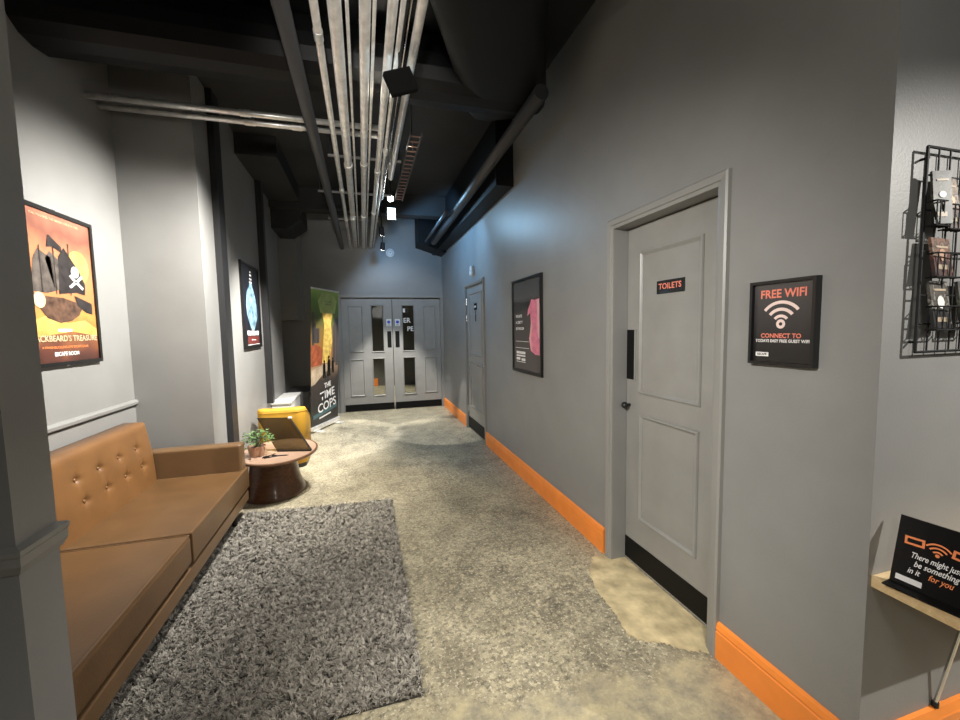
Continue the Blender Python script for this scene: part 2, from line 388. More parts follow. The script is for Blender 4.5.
struct(pm, 'trim_15', 'patch', 'cream screed patch on the floor at the toilet door', 'floor patch')

# ------------------------------------------------------------------ doors
def raised_panel(mb, u0, u1, v0, v1, w, t=.024):
    """mitred moulding around a panel"""
    P = [(0, -.001), (0, .004), (t*.15, .012), (t*.45, .014), (t*.7, .008), (t, .003), (t, -.001)]
    cs = ((u0, v0, 1, 1), (u1, v0, -1, 1), (u1, v1, -1, -1), (u0, v1, 1, -1)); n = len(P)
    vs = [(u+d*a, -w-e, v+d*b) for u, v, a, b in cs for d, e in P]
    mb.add(vs, [(k*n+i, k*n+(i+1) % n, ((k+1) % 4)*n+(i+1) % n, ((k+1) % 4)*n+i) for k in range(4) for i in range(n)])
def panel_parts(root, panels, w, name='panel'):
    for u0, u1, v0, v1 in panels:
        p = MB(); raised_panel(p, u0, u1, v0, v1, w)
        q = p.build(name, 'door', root)
# toilet door: leaf plane at X = XR + .09 ; origin at hinge-side bottom, local X runs towards -Y
d1 = thing('door_1', 'grey panelled toilet door with black push plate and kick plate', 'door', (XR+.09, D1b, 0), RZ_RIGHT, kind='structure')
W1 = D1b-D1a
MB().box(.003, W1-.003, 0, .045, .006, D1h-.004).build('leaf', 'door', d1, bevel=.002, seg=1)
def y2u(y): return D1b-y
panel_parts(d1, [(y2u(2.065), y2u(1.60), 1.095, 1.93), (y2u(2.055), y2u(1.605), .315, .972)], 0)
MB().box(.006, W1-.006, -.004, 0, .022, .158).build('kick_plate', 'blackp', d1)
pp = MB().box(.006, .078, -.004, 0, 1.172, 1.476).build('push_plate', 'blackp', d1)
MB().box(.078, .092, -.006, 0, 1.168, 1.480).build('plate_edge', 'casing', d1)
kn = MB().tube((.034, 0, 1.01), (.034, -.03, 1.01), .010).sphere((.034, -.036, 1.01), .021, 14).build('knob', 'black', d1, smooth=True)
sg = MB().box(y2u(1.92), y2u(1.718), -.006, 0, 1.672, 1.742).build('door_sign', 'ink', d1)
text('TOILETS', .030, y2u(1.82), 1.709, .0075, 'salmon', sg, bold=.02, sx=1.05)
# far narrow door
d2 = thing('door_2', 'narrow grey panelled door far along the right wall', 'door', (XR+.012, D2b, 0), RZ_RIGHT, kind='structure')
W2 = D2b-D2a
MB().box(.004, W2-.004, 0, .045, .006, D2h-.004).build('leaf', 'door', d2, bevel=.002, seg=1)
panel_parts(d2, [(.16, .80, 1.12, 2.0), (.16, .80, .36, 1.03)], 0)
MB().box(.01, W2-.01, -.004, 0, .02, .185).build('kick_plate', 'blackp', d2)
s = MB().box(.415, .545, -.004, 0, 1.755, 1.845).build('room_sign', 'blackp', d2)
MB().rect(.44, .52, 1.79, 1.815, .0055).build('sign_mark', 'whiteink', s)
MB().rect(.455, .505, 1.60, 1.70, .001).arc(.48, 1.725, 0, .022, 0, 2*PI, .001, 12).build('figure_symbol', 'blackp', d2)
h = MB().tube((.79, 0, 1.0), (.79, -.05, 1.0), .011).tube((.79, -.045, 1.0), (.69, -.045, 1.0), .010).tube((.79, 0, 1.0), (.79, -.008, 1.0), .026).build('lever_handle', 'chrome', d2, smooth=False)
for z in (1.9, 1.65, .3): MB().tube((.0, -.006, z-.05), (.0, -.006, z+.05), .009).build('hinge', 'chrome', d2)
# double doors
def double_leaf(idx, x0, x1, label, mirror):
    d = thing('door_%d' % idx, label, 'door', (x0, YF+.03, 0), 0, kind='structure')
    wd = x1-x0
    f = lambda X: X-x0
    solid = (-.255, .005) if not mirror else (1.112, 1.352)
    vis = (.163, .363) if not mirror else (.726, .932)
    a, b = f(vis[0]), f(vis[1])
    lf = MB()   # leaf built round its two glazed openings
    for u0, u1, v0, v1 in ((.003, a, .006, FH-.022), (b, wd-.003, .006, FH-.022), (a, b, .006, .29), (a, b, .97, 1.11), (a, b, 1.95, FH-.022)):
        lf.box(u0, u1, 0, .045, v0, v1)
    lf.build('leaf', 'door', d)
    panel_parts(d, [(f(solid[0]), f(solid[1]), 1.105, 1.95), (f(solid[0]), f(solid[1]), .285, .975)], 0)
    glass = []
    for v0, v1 in ((1.11, 1.95), (.29, .97)):
        p = MB(); raised_panel(p, a-.018, b+.018, v0-.018, v1+.018, .0, .018); p.build('glazing_bead', 'door', d)
        glass.append(MB().box(a, b, .018, .024, v0, v1).build('vision_panel', 'glass', d))
    MB().box(.01, wd-.01, -.004, 0, .01, .135).build('kick_plate', 'blackp', d)
    px = (.433, .506) if not mirror else (.580, .656)
    MB().box(f(px[0]), f(px[1]), -.004, 0, 1.175, 1.48).build('push_plate', 'blackp', d)
    sx = .468 if not mirror else .628
    sp = MB().box(f(sx)-.045, f(sx)+.045, -.003, 0, 1.575, 1.705).build('safety_sign', 'whitep', d)
    MB().arc(f(sx), 1.65, 0, .030, 0, 2*PI, .0042, 20).build('blue_disc', 'blue', sp)
    MB().rect(f(sx)-.03, f(sx)+.03, 1.588, 1.594, .0042).rect(f(sx)-.022, f(sx)+.022, 1.600, 1.606, .0042).build('sign_print', 'inkgrey', sp)
    return d, glass, f
d3, g3, f3 = double_leaf(3, FX0, .532, 'left leaf of the grey double doors with two glass panels', False)
d4, g4, f4 = double_leaf(4, .538, FX1, 'right leaf of the grey double doors with white letters on its glass', True)
text('ER', .085, f4(.737), 1.675, -.016, 'whiteink', g4[0], align='LEFT', bold=.02)
text('PE', .085, f4(.927), 1.515, -.016, 'whiteink', g4[0], align='RIGHT', bold=.02)
MB().rect(f4(.735), f4(.775), 1.83, 1.90, -.016).build('window_lettering', 'whiteink', g4[0])

# ------------------------------------------------------------------ sofa
so = thing('leather_sofa', 'tan leather sofa with buttoned back against the left wall', 'sofa', (-1.30, 2.5, 0))
def L(x, y): return (x+1.30, y-2.5)
X0, X1s = -1.70, -.935
def lbox(mb, xa, xb, ya, yb, za, zb):
    mb.box(xa+1.30, xb+1.30, ya-2.5, yb-2.5, za, zb); return mb
lbox(MB(), X0, X1s-.01, 1.475, 3.625, .145, .234).build('base', 'leather2', so, bevel=.012)
lbox(MB(), X0+.02, X1s-.035, 1.495, 3.50, .234, .256).build('seam_shade', 'darkwood', so)  # dark filler between base and cushions, shades the seam by colour
def cushion(ya, yb, arm_notch):
    xs0, xs1 = -1.62, X1s
    if arm_notch:
        P = [(xs0, ya), (xs1, ya), (xs1, 3.622), (-.946, 3.622), (-.946, yb), (xs0, yb)]
    else: P = [(xs0, ya), (xs1, ya), (xs1, yb), (xs0, yb)]
    m = MB().prism(P, lambda a, b: (*L(a, b), .256), lambda a, b: (*L(a, b), .42))
    c = m.build('seat_cushion', 'leather', so, bevel=.024, seg=4)
    # piping round the top edge
    q = MB(); R = [(a + (.009 if a < -1.3 else -.009), b + (.009 if b == ya else -.009)) for a, b in P]
    q.path([(*L(a, b), .4175) for a, b in R+[R[0]]], .0045, 8).build('piping', 'leather2', c)
cushion(1.48, 2.475, False); cushion(2.485, 3.512, True)
lbox(MB(), X0, -.952, 3.515, 3.625, .232, .632).build('armrest', 'leather2', so, bevel=.022, seg=4)
# tufted back: two pads
def back_pad(ya, yb, ys):
    xt, xb = -1.575, -1.525; zt, zb = .862, .40; nu, nv = 110, 46
    btn = [(y, .712) for y in ys] + [(y+.035, .578) for y in ys]
    vs = []; fs = []
    for i in range(nu+1):
        for j in range(nv+1):
            y = ya+(yb-ya)*i/nu; t = j/nv; z = zb+(zt-zb)*t
            x = xb+(xt-xb)*t
            ed = min(y-ya, yb-y, (zt-z)*1.2, .05)
            x += .020*math.sqrt(max(0, 1-(1-ed/.05)**2)) + .012*math.sin(PI*t)
            for by, bz in btn:
                dy, dz = y-by, z-bz; r = math.hypot(dy, dz)
                if r < .11:
                    th = math.atan2(dz, dy)
                    x -= .020*math.exp(-(r/.020)**2) + .006*math.exp(-(r/.055)**2)*(1+.5*math.cos(4*th+.6))
            vs.append((*L(x, y), z))
    k = nv+1
    for i in range(nu):
        for j in range(nv): fs.append((i*k+j, (i+1)*k+j, (i+1)*k+j+1, i*k+j+1))
    o = len(vs)
    ring = [(i*k) for i in range(nu+1)] + [nu*k+j for j in range(1, nv+1)] + [i*k+nv for i in range(nu-1, -1, -1)] + [j for j in range(nv-1, 0, -1)]
    for r in ring:
        v = vs[r]; vs.append((L(-1.695, 0)[0], v[1], v[2]))
    n = len(ring)
    for a in range(n): b = (a+1) % n; fs.append((ring[a], ring[b], o+b, o+a))
    fs.append(tuple(range(o, o+n)))
    pad = MB().add(vs, fs).build('backrest', 'leather3', so, smooth=True)
    for by, bz in btn:
        t = (bz-zb)/(zt-zb); x = xb+(xt-xb)*t+.012*math.sin(PI*t)+.020-.018
        MB().sphere((*L(x, by), bz), .011, 10, (.6, 1, 1)).build('button', 'leather3', pad, smooth=True)
back_pad(2.475, 3.505, [3.31, 3.105, 2.90, 2.695])
back_pad(1.48, 2.465, [2.29, 2.09, 1.89, 1.69])
for x, y in ((-1.0, 3.42), (-1.0, 1.62), (-1.64, 3.48), (-1.64, 1.62)):
    MB().tube((*L(x, y), .146), (*L(x, y), .0105 if x > -1.1 else 0), .028, .018, 14).build('leg', 'darkwood', so)

# ------------------------------------------------------------------ rug
rg = thing('shag_rug', 'dark grey shaggy rug on the concrete in front of the sofa', 'rug', (-.4, 2.6, 0))
RQ = [(-1.06, 1.562), (.180, 1.570), (.186, 3.545), (-1.06, 3.648)]
MB().prism([(x+.4, y-2.6) for x, y in RQ], lambda a, b: (a, b, .001), lambda a, b: (a, b, .010)).build('backing', 'rugback', rg)
vs = []; fs = []; tone = []
rnd = random.random
for i in range(24000):
    s_, t_ = rnd(), rnd()
    xa = RQ[0][0]+(RQ[1][0]-RQ[0][0])*s_; ya = RQ[0][1]+(RQ[1][1]-RQ[0][1])*s_
    xb = RQ[3][0]+(RQ[2][0]-RQ[3][0])*s_; yb = RQ[3][1]+(RQ[2][1]-RQ[3][1])*s_
    cx = xa+(xb-xa)*t_+.4; cy = ya+(yb-ya)*t_-2.6
    ca_ = rnd()*2*PI; ct = .35+.65*rnd(); ch_ = .010+.018*rnd(); cl_ = .008+.016*rnd()
    for k in range(6):
        x = cx+random.gauss(0, .0034); y = cy+random.gauss(0, .0034)
        an = ca_+random.gauss(0, .35); le = cl_*(.7+.6*rnd()); hh = ch_*(.8+.4*rnd())
        dx, dy = math.cos(an)*le, math.sin(an)*le
        wd = .0017+.0010*rnd(); px, py = -math.sin(an)*wd, math.cos(an)*wd
        o = len(vs)
        vs += [(x-px, y-py, .009), (x+px, y+py, .009), (x+dx*.35+px, y+dy*.35+py, .009+hh*.8), (x+dx*.35-px, y+dy*.35-py, .009+hh*.8),
               (x+dx+px*.6, y+dy+py*.6, .009+hh), (x+dx-px*.6, y+dy-py*.6, .009+hh)]
        fs += [(o, o+1, o+2, o+3), (o+3, o+2, o+4, o+5)]
        tone += [ct*(.8+.4*rnd())]*6
me = bpy.data.meshes.new('pile'); me.from_pydata(vs, [], fs); me.materials.append(M['pile'])
at = me.attributes.new('tone', 'FLOAT', 'POINT'); at.data.foreach_set('value', tone)
po = bpy.data.objects.new('pile', me); C.objects.link(po); po.parent = rg; po['kind'] = 'stuff'

# ------------------------------------------------------------------ coffee table and what stands on it
TZ = .400; TC = (-.795, 4.10)
tb = thing('coffee_table', 'oval walnut coffee table with flared drum base', 'table', (*TC, 0))
MB().lathe([(.93, 0), (.985, .008), (1.0, .014), (1.0, .028), (.985, .032), (.965, .032), (.955, .029), (.9, .029), (.02, .029)], (0, 0, TZ-.029), 64, .335, .43).build('tabletop', 'walnut', tb, smooth=False)
MB().lathe([(.02, 0), (.948, 0), (.948, .001), (.02, .001)], (0, 0, TZ), 64, .335, .43).build('tabletop_inlay', 'walnut_top', tb)
MB().lathe([(.90, 0), (.90, .012), (.84, .05), (.76, .12), (.70, .20), (.67, .28), (.67, .371)], (-.06, .05, 0), 56, .30, .345).build('pedestal', 'walnut', tb, smooth=True)
pl = thing('potted_plant', 'small leafy green plant in a copper pot on the coffee table', 'plant', (-.955, 3.985, TZ+.001))
MB().lathe([(.050, 0), (.058, .004), (.072, .085), (.075, .092), (.069, .092), (.064, .08), (.02, .078)], n=24).build('pot', 'copper', pl, smooth=False)
MB().lathe([(.002, .074), (.062, .074), (.062, .079), (.002, .080)], n=20).build('soil', 'soil', pl)
m = MB()
for i in range(150):
    az = rnd()*2*PI; el = .15+rnd()*1.25; r = .05+.085*rnd()
    c = Vector((math.cos(az)*math.cos(el)*r*1.15, math.sin(az)*math.cos(el)*r*1.15, .085+math.sin(el)*r*1.15))
    d = Vector((math.cos(az), math.sin(az), rnd()*.9-.2)).normalized(); sd = d.cross(Vector((0, 0, 1))).normalized(); up = sd.cross(d)
    ln = .028+.02*rnd(); wd = ln*.36
    a = [c, c+d*ln*.4+sd*wd+up*.004, c+d*ln, c+d*ln*.4-sd*wd+up*.004]
    m.add(a, [(0, 1, 2), (0, 2, 3)])
m.build('foliage', 'leaf', pl)
m = MB()
for i in range(14):
    az = rnd()*2*PI; el = .5+rnd()
    m.tube((0, 0, .075), (math.cos(az)*math.cos(el)*.1, math.sin(az)*math.cos(el)*.1, .08+math.sin(el)*.1), .0018, n=5)
m.build('stems', 'leaf', pl)
# tinted menu holder leaning back, black side frame
mh = thing('menu_holder', 'tinted sign holder with black frame leaning on the coffee table', 'sign holder', (-.50, 3.965, TZ+.002))
BR = Vector((0, 0, 0)); BL = Vector((-.30, .085, 0)); TR = Vector((-.20, .20, .285)); TL = BL+TR
nrm = (BL-BR).cross(TR).normalized()*.003
MB().add([BR, BL, TL, TR, BR+nrm*2, BL+nrm*2, TL+nrm*2, TR+nrm*2], [(0,1,2,3),(4,5,6,7),(0,1,5,4),(1,2,6,5),(2,3,7,6),(3,0,4,7)]).build('panel', 'tint', mh)
def bar(a, b, t): return MB().tube(a, b, t, n=4)
bar(BR+Vector((0, 0, .011)), TR, .010).build('side_bar', 'black', mh)
bar(BR+Vector((0, 0, .009)), BL+Vector((0, 0, .009)), .008).build('foot_bar', 'black', mh)
bar(TL, TR, .004).build('top_bar', 'black', mh)
MB().sphere(TR, .016, 10, (1.2, 1, .8)).build('clip', 'whitep', mh, smooth=True)
# three dark pens lying together
for i, ((x, y, a), lb) in enumerate(zip(((-.80, 3.885, .35), (-.745, 3.90, -.1), (-.84, 3.93, .9)),
        ('black pen lying nearest the table edge, left of the other flat pen', 'black pen lying flattest, nearest the sign holder', 'black pen lying at an angle beside the plant pot'))):
    pn = thing('pen', lb, 'pen', (x, y, TZ+.006), a, 'black pens on the coffee table')
    MB().tube((-.07, 0, 0), (.045, 0, 0), .005, n=8).tube((.045, 0, 0), (.065, 0, 0), .005, .001, n=8).build('barrel', 'black', pn)
    MB().tube((-.075, 0, 0), (-.03, 0, 0), .0056, n=8).box(-.074, -.035, -.001, .001, .0045, .008).build('cap', 'blackp', pn)
# something red on the floor behind the sofa arm
rb = tag(MB().box(-.045, .045, -.04, .04, 0, .20).build('storage_tin', 'red', bevel=.012), 'small red box on the floor between the sofa arm and the table base', 'box'); rb.location = (-1.10, 3.82, 0)

# ------------------------------------------------------------------ yellow tub chair (its back towards the room)
ch = thing('tub_chair', 'mustard yellow tub chair behind the coffee table', 'chair', (-.89, 5.02, 0))
def rrect(hw, hd, r, n=10):
    P = []
    for cx, cy, a0 in ((hw-r, -hd+r, -PI/2), (hw-r, hd-r, 0), (-hw+r, hd-r, PI/2), (-hw+r, -hd+r, PI)):
        for k in range(n+1):
            a = a0+PI/2*k/n; P.append((cx+r*math.cos(a), cy+r*math.sin(a)))
    return P
out = rrect(.245, .255, .10); inn = rrect(.155, .165, .06)
def topz(y): t = min(1, max(0, (y+.20)/.40)); return .672-.16*(t*t*(3-2*t))
vs = []; fs = []; n = len(out)
for x, y in out: vs.append((x*.97, y*.97, .05))
for x, y in out: vs.append((x, y, topz(y)-.035))
for x, y in out: vs.append((x*.985, y*.985, topz(y)-.012))
for x, y in out: vs.append((x*.93, y*.93, topz(y)))
for (x, y), (a, b) in zip(inn, out): vs.append((x*1.06, y*1.06, topz(b)))
for (x, y), (a, b) in zip(inn, out): vs.append((x, y, topz(b)-.03))
for x, y in inn: vs.append((x, y, .28))
for k in range(6):
    for i in range(n): j = (i+1) % n; fs.append((k*n+i, k*n+j, (k+1)*n+j, (k+1)*n+i))
fs += [tuple(range(n)), tuple(range(6*n, 7*n))]
MB().add(vs, fs).build('shell', 'yellow', ch, smooth=True)
MB().prism(rrect(.15, .16, .055), lambda a, b: (a, b, .282), lambda a, b: (a, b, .40)).build('seat_cushion', 'yellow', ch, bevel=.03)
MB().prism(rrect(.225, .235, .09), lambda a, b: (a, b, 0), lambda a, b: (a, b, .049)).build('plinth', 'black', ch)
q = MB(); R = [(x*1.002, y*1.002, topz(y)-.040) for x, y in out]; q.path(R+[R[0]], .004, 6).build('welt', 'yellow', ch)

# ------------------------------------------------------------------ white boxing and dark cabinet at the far left
tag(MB().box(-1.198, -.97, 5.86, 6.72, 0, .545).box(-1.198, -.955, 5.84, 6.74, .545, .575).build('boxed_ledge', 'white', bevel=.004), 'low white boxed ledge against the left wall behind the yellow chair', 'ledge')
cb = thing('dark_cabinet', 'low dark grey cabinet between the white ledge and the banner', 'cabinet', (-1.0, 7.15, 0))
M['charcoal'] = mat('charcoal_paint', (.06, .06, .06), .5)
MB().box(-.18, .14, -.36, .36, 0, .54).build('body', 'charcoal', cb, bevel=.004)
MB().box(-.19, .15, -.37, .37, .54, .565).build('top', 'dark_pipe', cb, bevel=.003)
MB().box(.14, .146, -.34, -.01, .04, .52).build('door', 'charcoal', cb); MB().box(.14, .146, .01, .34, .04, .52).build('door', 'charcoal', cb)

# ------------------------------------------------------------------ roller banner
ub = Vector((.417, .909, 0))
bn = thing('roller_banner', 'tall green and orange roller banner standing left of the double doors', 'banner', (-.795, 6.36, 0), math.atan2(.909, .417))
BW, BH = .80, 2.13
M['bannerprint'] = ramp_mat('banner_print', [(0, (.018, .018, .017)), (.20, (.03, .028, .026)), (.33, (.05, .04, .035)), (.42, (.34, .22, .13)), (.52, (.42, .17, .05)), (.66, (.34, .19, .05)), (.78, (.10, .13, .04)), (.90, (.12, .23, .045)), (1, (.28, .42, .09))], 'Z', .08, 2.13, .07, 4, .35)
MB().box(0, BW, -.002, .002, .075, BH).build('print', 'bannerprint', bn)
MB().box(-.01, BW+.01, -.045, .045, .02, .085).build('base_cassette', 'steel', bn, bevel=.012)
for x in (.06, BW-.16): MB().box(x, x+.10, -.15, .15, 0, .018).build('foot', 'steel', bn, bevel=.004)
MB().box(-.005, BW+.005, -.010, .010, BH-.012, BH+.012).build('top_rail', 'steel', bn, bevel=.003)
MB().tube((BW/2, .03, .08), (BW/2, .02, BH), .010).build('support_pole', 'steel', bn)
M['amber'] = mat('amber_print', (.78, .50, .12), .4, var=.4, scale=14)
M['palegreen'] = mat('pale_green_print', (.36, .46, .16), .4, var=.2, scale=8)
M['redprint'] = mat('red_print', (.34, .085, .035), .4, var=.5, scale=14)
M['sandprint'] = mat('sand_print', (.46, .36, .25), .4, var=.25, scale=10)
M['tealprint'] = mat('teal_print', (.06, .13, .14), .4)
a = MB()
a.poly([(.28, 1.02), (.52, 1.0), (.60, 1.35), (.56, 1.62), (.62, 1.80), (.30, 1.80), (.36, 1.60), (.33, 1.3)], .0035).build('glow_art', 'amber', bn)
MB().poly([(.25, 1.78), (.68, 1.78), (.74, 1.98), (.60, 2.09), (.30, 2.09), (.18, 1.95)], .004).build('sky_art', 'palegreen', bn)
MB().poly([(.0, .98), (.30, 1.0), (.32, 1.22), (.18, 1.30), (.0, 1.32)], .0038).build('fire_art', 'redprint', bn)
MB().poly([(.0, .70), (.10, .72), (.36, .86), (.60, .93), (.42, 1.0), (.0, .93)], .0042).build('road_art', 'sandprint', bn)
q = MB()
for cx, h0, s_ in ((.36, .78, .9), (.50, .80, 1.05), (.62, .84, .8)):      # small standing silhouettes
    q.poly([(cx-.045*s_, h0), (cx-.012*s_, h0), (cx, h0+.10*s_), (cx+.012*s_, h0), (cx+.045*s_, h0), (cx+.04*s_, h0+.22*s_), (cx+.015*s_, h0+.26*s_), (cx-.015*s_, h0+.26*s_), (cx-.04*s_, h0+.22*s_)], .0052)
    q.arc(cx, h0+.285*s_, 0, .026*s_, 0, 2*PI, .0052, 10)
q.build('figures_art', 'blackp', bn)
for i, (x0, x1, b, t) in enumerate(((.05, .13, 1.33, 1.62), (.14, .22, 1.33, 1.55), (.62, .70, 1.0, 1.60), (.71, .79, .95, 1.72), (.66, .74, 1.6, 1.7), (.02, .08, 1.3, 1.78))): MB().rect(x0, x1, b, t, .0045).build('ruin_art', 'inkgrey', bn)
text('THE', .075, .46, .665, .006, 'whiteink', bn, bold=.03, rot=.12)
text('TIME', .125, .46, .52, .006, 'whiteink', bn, bold=.015, sx=1.15, rot=.12)
text('COPS', .135, .45, .345, .006, 'whiteink', bn, bold=.015, sx=1.15, rot=.12)
MB().poly([(.05, .19), (.75, .27), (.75, .33), (.05, .25)], .0055).build('ribbon_art', 'tealprint', bn)
MB().poly([(.22, .165), (.56, .195), (.56, .22), (.22, .19)], .006).build('ribbon_text', 'whiteink', bn)
for c_ in bn.children:
    if c_.name.split('.')[0] not in ('base_cassette', 'foot'): c_.rotation_euler = (.052, 0, 0)
text('A LIVE ESCAPE', .022, .46, 1.955, .0065, 'inkgrey', bn, bold=.01).rotation_euler = (.052, 0, 0); text('ADVENTURE', .022, .46, 1.915, .0065, 'inkgrey', bn, bold=.01).rotation_euler = (.052, 0, 0)

# ------------------------------------------------------------------ framed posters
def framed(name, label, cat, loc, rz, W, H, B=.022, D=.022, print_mat='ink', group=None):
    t = thing(name, label, cat, loc, rz, group)
    f = MB()
    for u0, u1, v0, v1 in ((0, W, 0, B), (0, W, H-B, H), (0, B, B, H-B), (W-B, W, B, H-B)): f.box(u0, u1, -D, 0, v0, v1)
    f.build('frame', 'frame', t)
    MB().box(B*.8, W-B*.8, -D*.5, -.001, B*.8, H-B*.8).build('print', print_mat, t)
    return t, D*.5+.001
# pirate ship poster above the sofa
M['pirateprint'] = ramp_mat('pirate_print', [(0, (.045, .018, .013)), (.10, (.10, .035, .024)), (.20, (.23, .085, .035)), (.30, (.50, .25, .06)), (.42, (.46, .19, .07)), (.58, (.47, .20, .085)), (.74, (.40, .16, .08)), (.86, (.20, .075, .05)), (1, (.36, .16, .10))], 'Z', 0, .9, .16, 5, .3)
p1, e = framed('framed_poster', 'framed orange pirate ship poster above the sofa', 'poster', (XA+.001, 2.69, 1.326), RZ_LEFT, .655, .90, print_mat='pirateprint')
M['sail'] = mat('dark_sail_print', (.022, .018, .018), .35, var=.5, scale=25)
M['greysail'] = mat('grey_sail_print', (.085, .070, .060), .35, var=.7, scale=18)
M['hull'] = mat('hull_print', (.085, .045, .028), .35, var=.7, scale=26)
M['cream'] = mat('cream_print', (.60, .45, .27), .4, var=.2, scale=15)
M['glowyellow'] = mat('yellow_print', (.60, .36, .09), .4, var=.35, scale=9)
MB().arc(.50, .60, 0, .10, 0, 2*PI, e, 20).build('sun_art', 'glowyellow', p1)
MB().poly([(.10, .26), (.22, .30), (.36, .25), (.52, .27), (.63, .22), (.63, .17), (.40, .20), (.03, .16), (.03, .30)], e+.0004).build('sand_art', 'glowyellow', p1)
MB().poly([(.12, .36), (.10, .42), (.16, .40), (.34, .40), (.50, .37), (.55, .40), (.47, .30), (.40, .265), (.30, .25), (.20, .275)], e+.0008).build('hull_art', 'hull', p1)
MB().poly([(.10, .42), (.13, .60), (.17, .66), (.27, .62), (.30, .44), (.22, .42)], e+.0012).poly([(.22, .61), (.26, .66), (.33, .62), (.34, .45), (.28, .44)], e+.0012).build('sails_art', 'greysail', p1)
MB().poly([(.31, .42), (.33, .64), (.38, .70), (.50, .58), (.55, .50), (.54, .43), (.46, .44)], e+.0016).poly([(.24, .68), (.26, .755), (.36, .70), (.36, .665), (.29, .69)], e+.0016).poly([(.44, .42), (.60, .38), (.60, .31), (.54, .32), (.46, .36)], e+.0016).build('black_sails_art', 'sail', p1)
q = MB().arc(.462, .565, 0, .035, 0, 2*PI, e+.0022, 14)
q.poly([(.405, .535), (.415, .55), (.53, .475), (.52, .46)], e+.0022).poly([(.40, .475), (.41, .46), (.53, .535), (.52, .55)], e+.0022).build('skull_art', 'whiteink', p1)
MB().arc(.15, .375, 0, .045, 0, 2*PI, e+.002, 14).build('stern_art', 'cream', p1)
q = MB()
for a_, b_ in (((.29, .42), (.29, .70)), ((.41, .42), (.42, .73)), ((.18, .42), (.18, .68))): q.poly([(a_[0]-.003, a_[1]), (a_[0]+.003, a_[1]), (b_[0]+.003, b_[1]), (b_[0]-.003, b_[1])], e+.0024)
q.build('masts_art', 'sail', p1)
text("BLACKBEARD'S TREASURE", .034, .33, .158, e+.002, 'cream', p1, bold=.02, sx=1.02)
text('A SWASHBUCKLING LIVE ESCAPE GAME', .014, .33, .108, e+.002, 'orangeink', p1, bold=.01, sx=1.1)
text('ESCAPE ROOM', .022, .33, .068, e+.002, 'whiteink', p1, bold=.03)
text('CAN YOU FIND THE HIDDEN GOLD IN TIME', .012, .33, .845, e+.002, 'cream', p1, bold=.01, sx=1.15)
MB().rect(.27, .39, .20, .215, e+.002).build('crest_art', 'whiteink', p1)
for z in (-.006, .903): MB().box(.32, .34, -.012, 0, z, z+.006).build('clip', 'chrome', p1)
# dark poster with a pale blue figure
M['nightprint'] = ramp_mat('night_print', [(0, (.012, .010, .010)), (.5, (.012, .016, .028)), (1, (.010, .010, .012))], 'Z', 0, .9, .2, 8, .3)
M['ice'] = mat('pale_blue_print', (.20, .34, .44), .35, var=.85, scale=16)
M['maroon'] = mat('maroon_print', (.16, .035, .03), .4)
p2, e = framed('framed_poster', 'framed black poster with a pale blue figure on the left wall', 'poster', (XL+.001, 4.74, 1.325), RZ_LEFT, .725, .925, print_mat='nightprint')
MB().poly([(.33, .20), (.44, .20), (.52, .28), (.60, .36), (.58, .50), (.52, .62), (.45, .68), (.43, .72), (.33, .72), (.30, .68), (.20, .62), (.15, .48), (.17, .36), (.26, .27)], e).build('figure_art', 'ice', p2)
MB().rect(.33, .43, .76, .775, e).rect(.35, .42, .80, .82, e).rect(.36, .41, .84, .855, e).rect(.32, .44, .725, .74, e).build('title_art', 'whiteink', p2)
MB().rect(.14, .62, .145, .195, e).build('white_band', 'whiteink', p2)
MB().rect(.14, .62, .05, .135, e).build('maroon_band', 'maroon', p2)
MB().rect(.30, .48, .09, .10, e+.001).rect(.12, .64, .040, .046, e+.001).build('caption_art', 'whiteink', p2)
# grey poster with a pink shape on the right wall
p3, e = framed('framed_poster', 'framed grey poster with a pink figure and white text on the right wall', 'poster', (XR-.001, 3.925, 1.066), RZ_RIGHT, .705, .90, B=.028, print_mat='greyprint')
MB().poly([(.42, .33), (.46, .22), (.56, .19), (.67, .19), (.67, .69), (.56, .68), (.48, .69), (.40, .60), (.38, .54), (.45, .57), (.47, .45)], e).build('pink_art', 'pink', p3)
MB().poly([(.62, .35), (.66, .33), (.66, .68), (.60, .68)], e+.001).poly([(.43, .33), (.46, .24), (.49, .22), (.47, .34), (.50, .45), (.48, .52)], e+.001).build('pink_highlight_art', 'palepink', p3)
text('WE HATE', .026, .09, .545, e+.001, 'whiteink', p3, align='LEFT', bold=.03); text('A DIRTY', .026, .09, .485, e+.001, 'whiteink', p3, align='LEFT', bold=.03, sx=1.25); text('BATHROOM', .026, .09, .425, e+.001, 'whiteink', p3, align='LEFT', bold=.03)
MB().rect(.08, .42, .300, .304, e+.001).rect(.08, .42, .237, .241, e+.001).build('rule_art', 'whiteink', p3)
MB().rect(.10, .33, .18, .205, e+.001).rect(.10, .33, .155, .170, e+.001).rect(.10, .20, .12, .145, e+.001).rect(.23, .33, .115, .14, e+.001).rect(.10, .33, .10, .106, e+.001).build('logo_art', 'whiteink', p3)
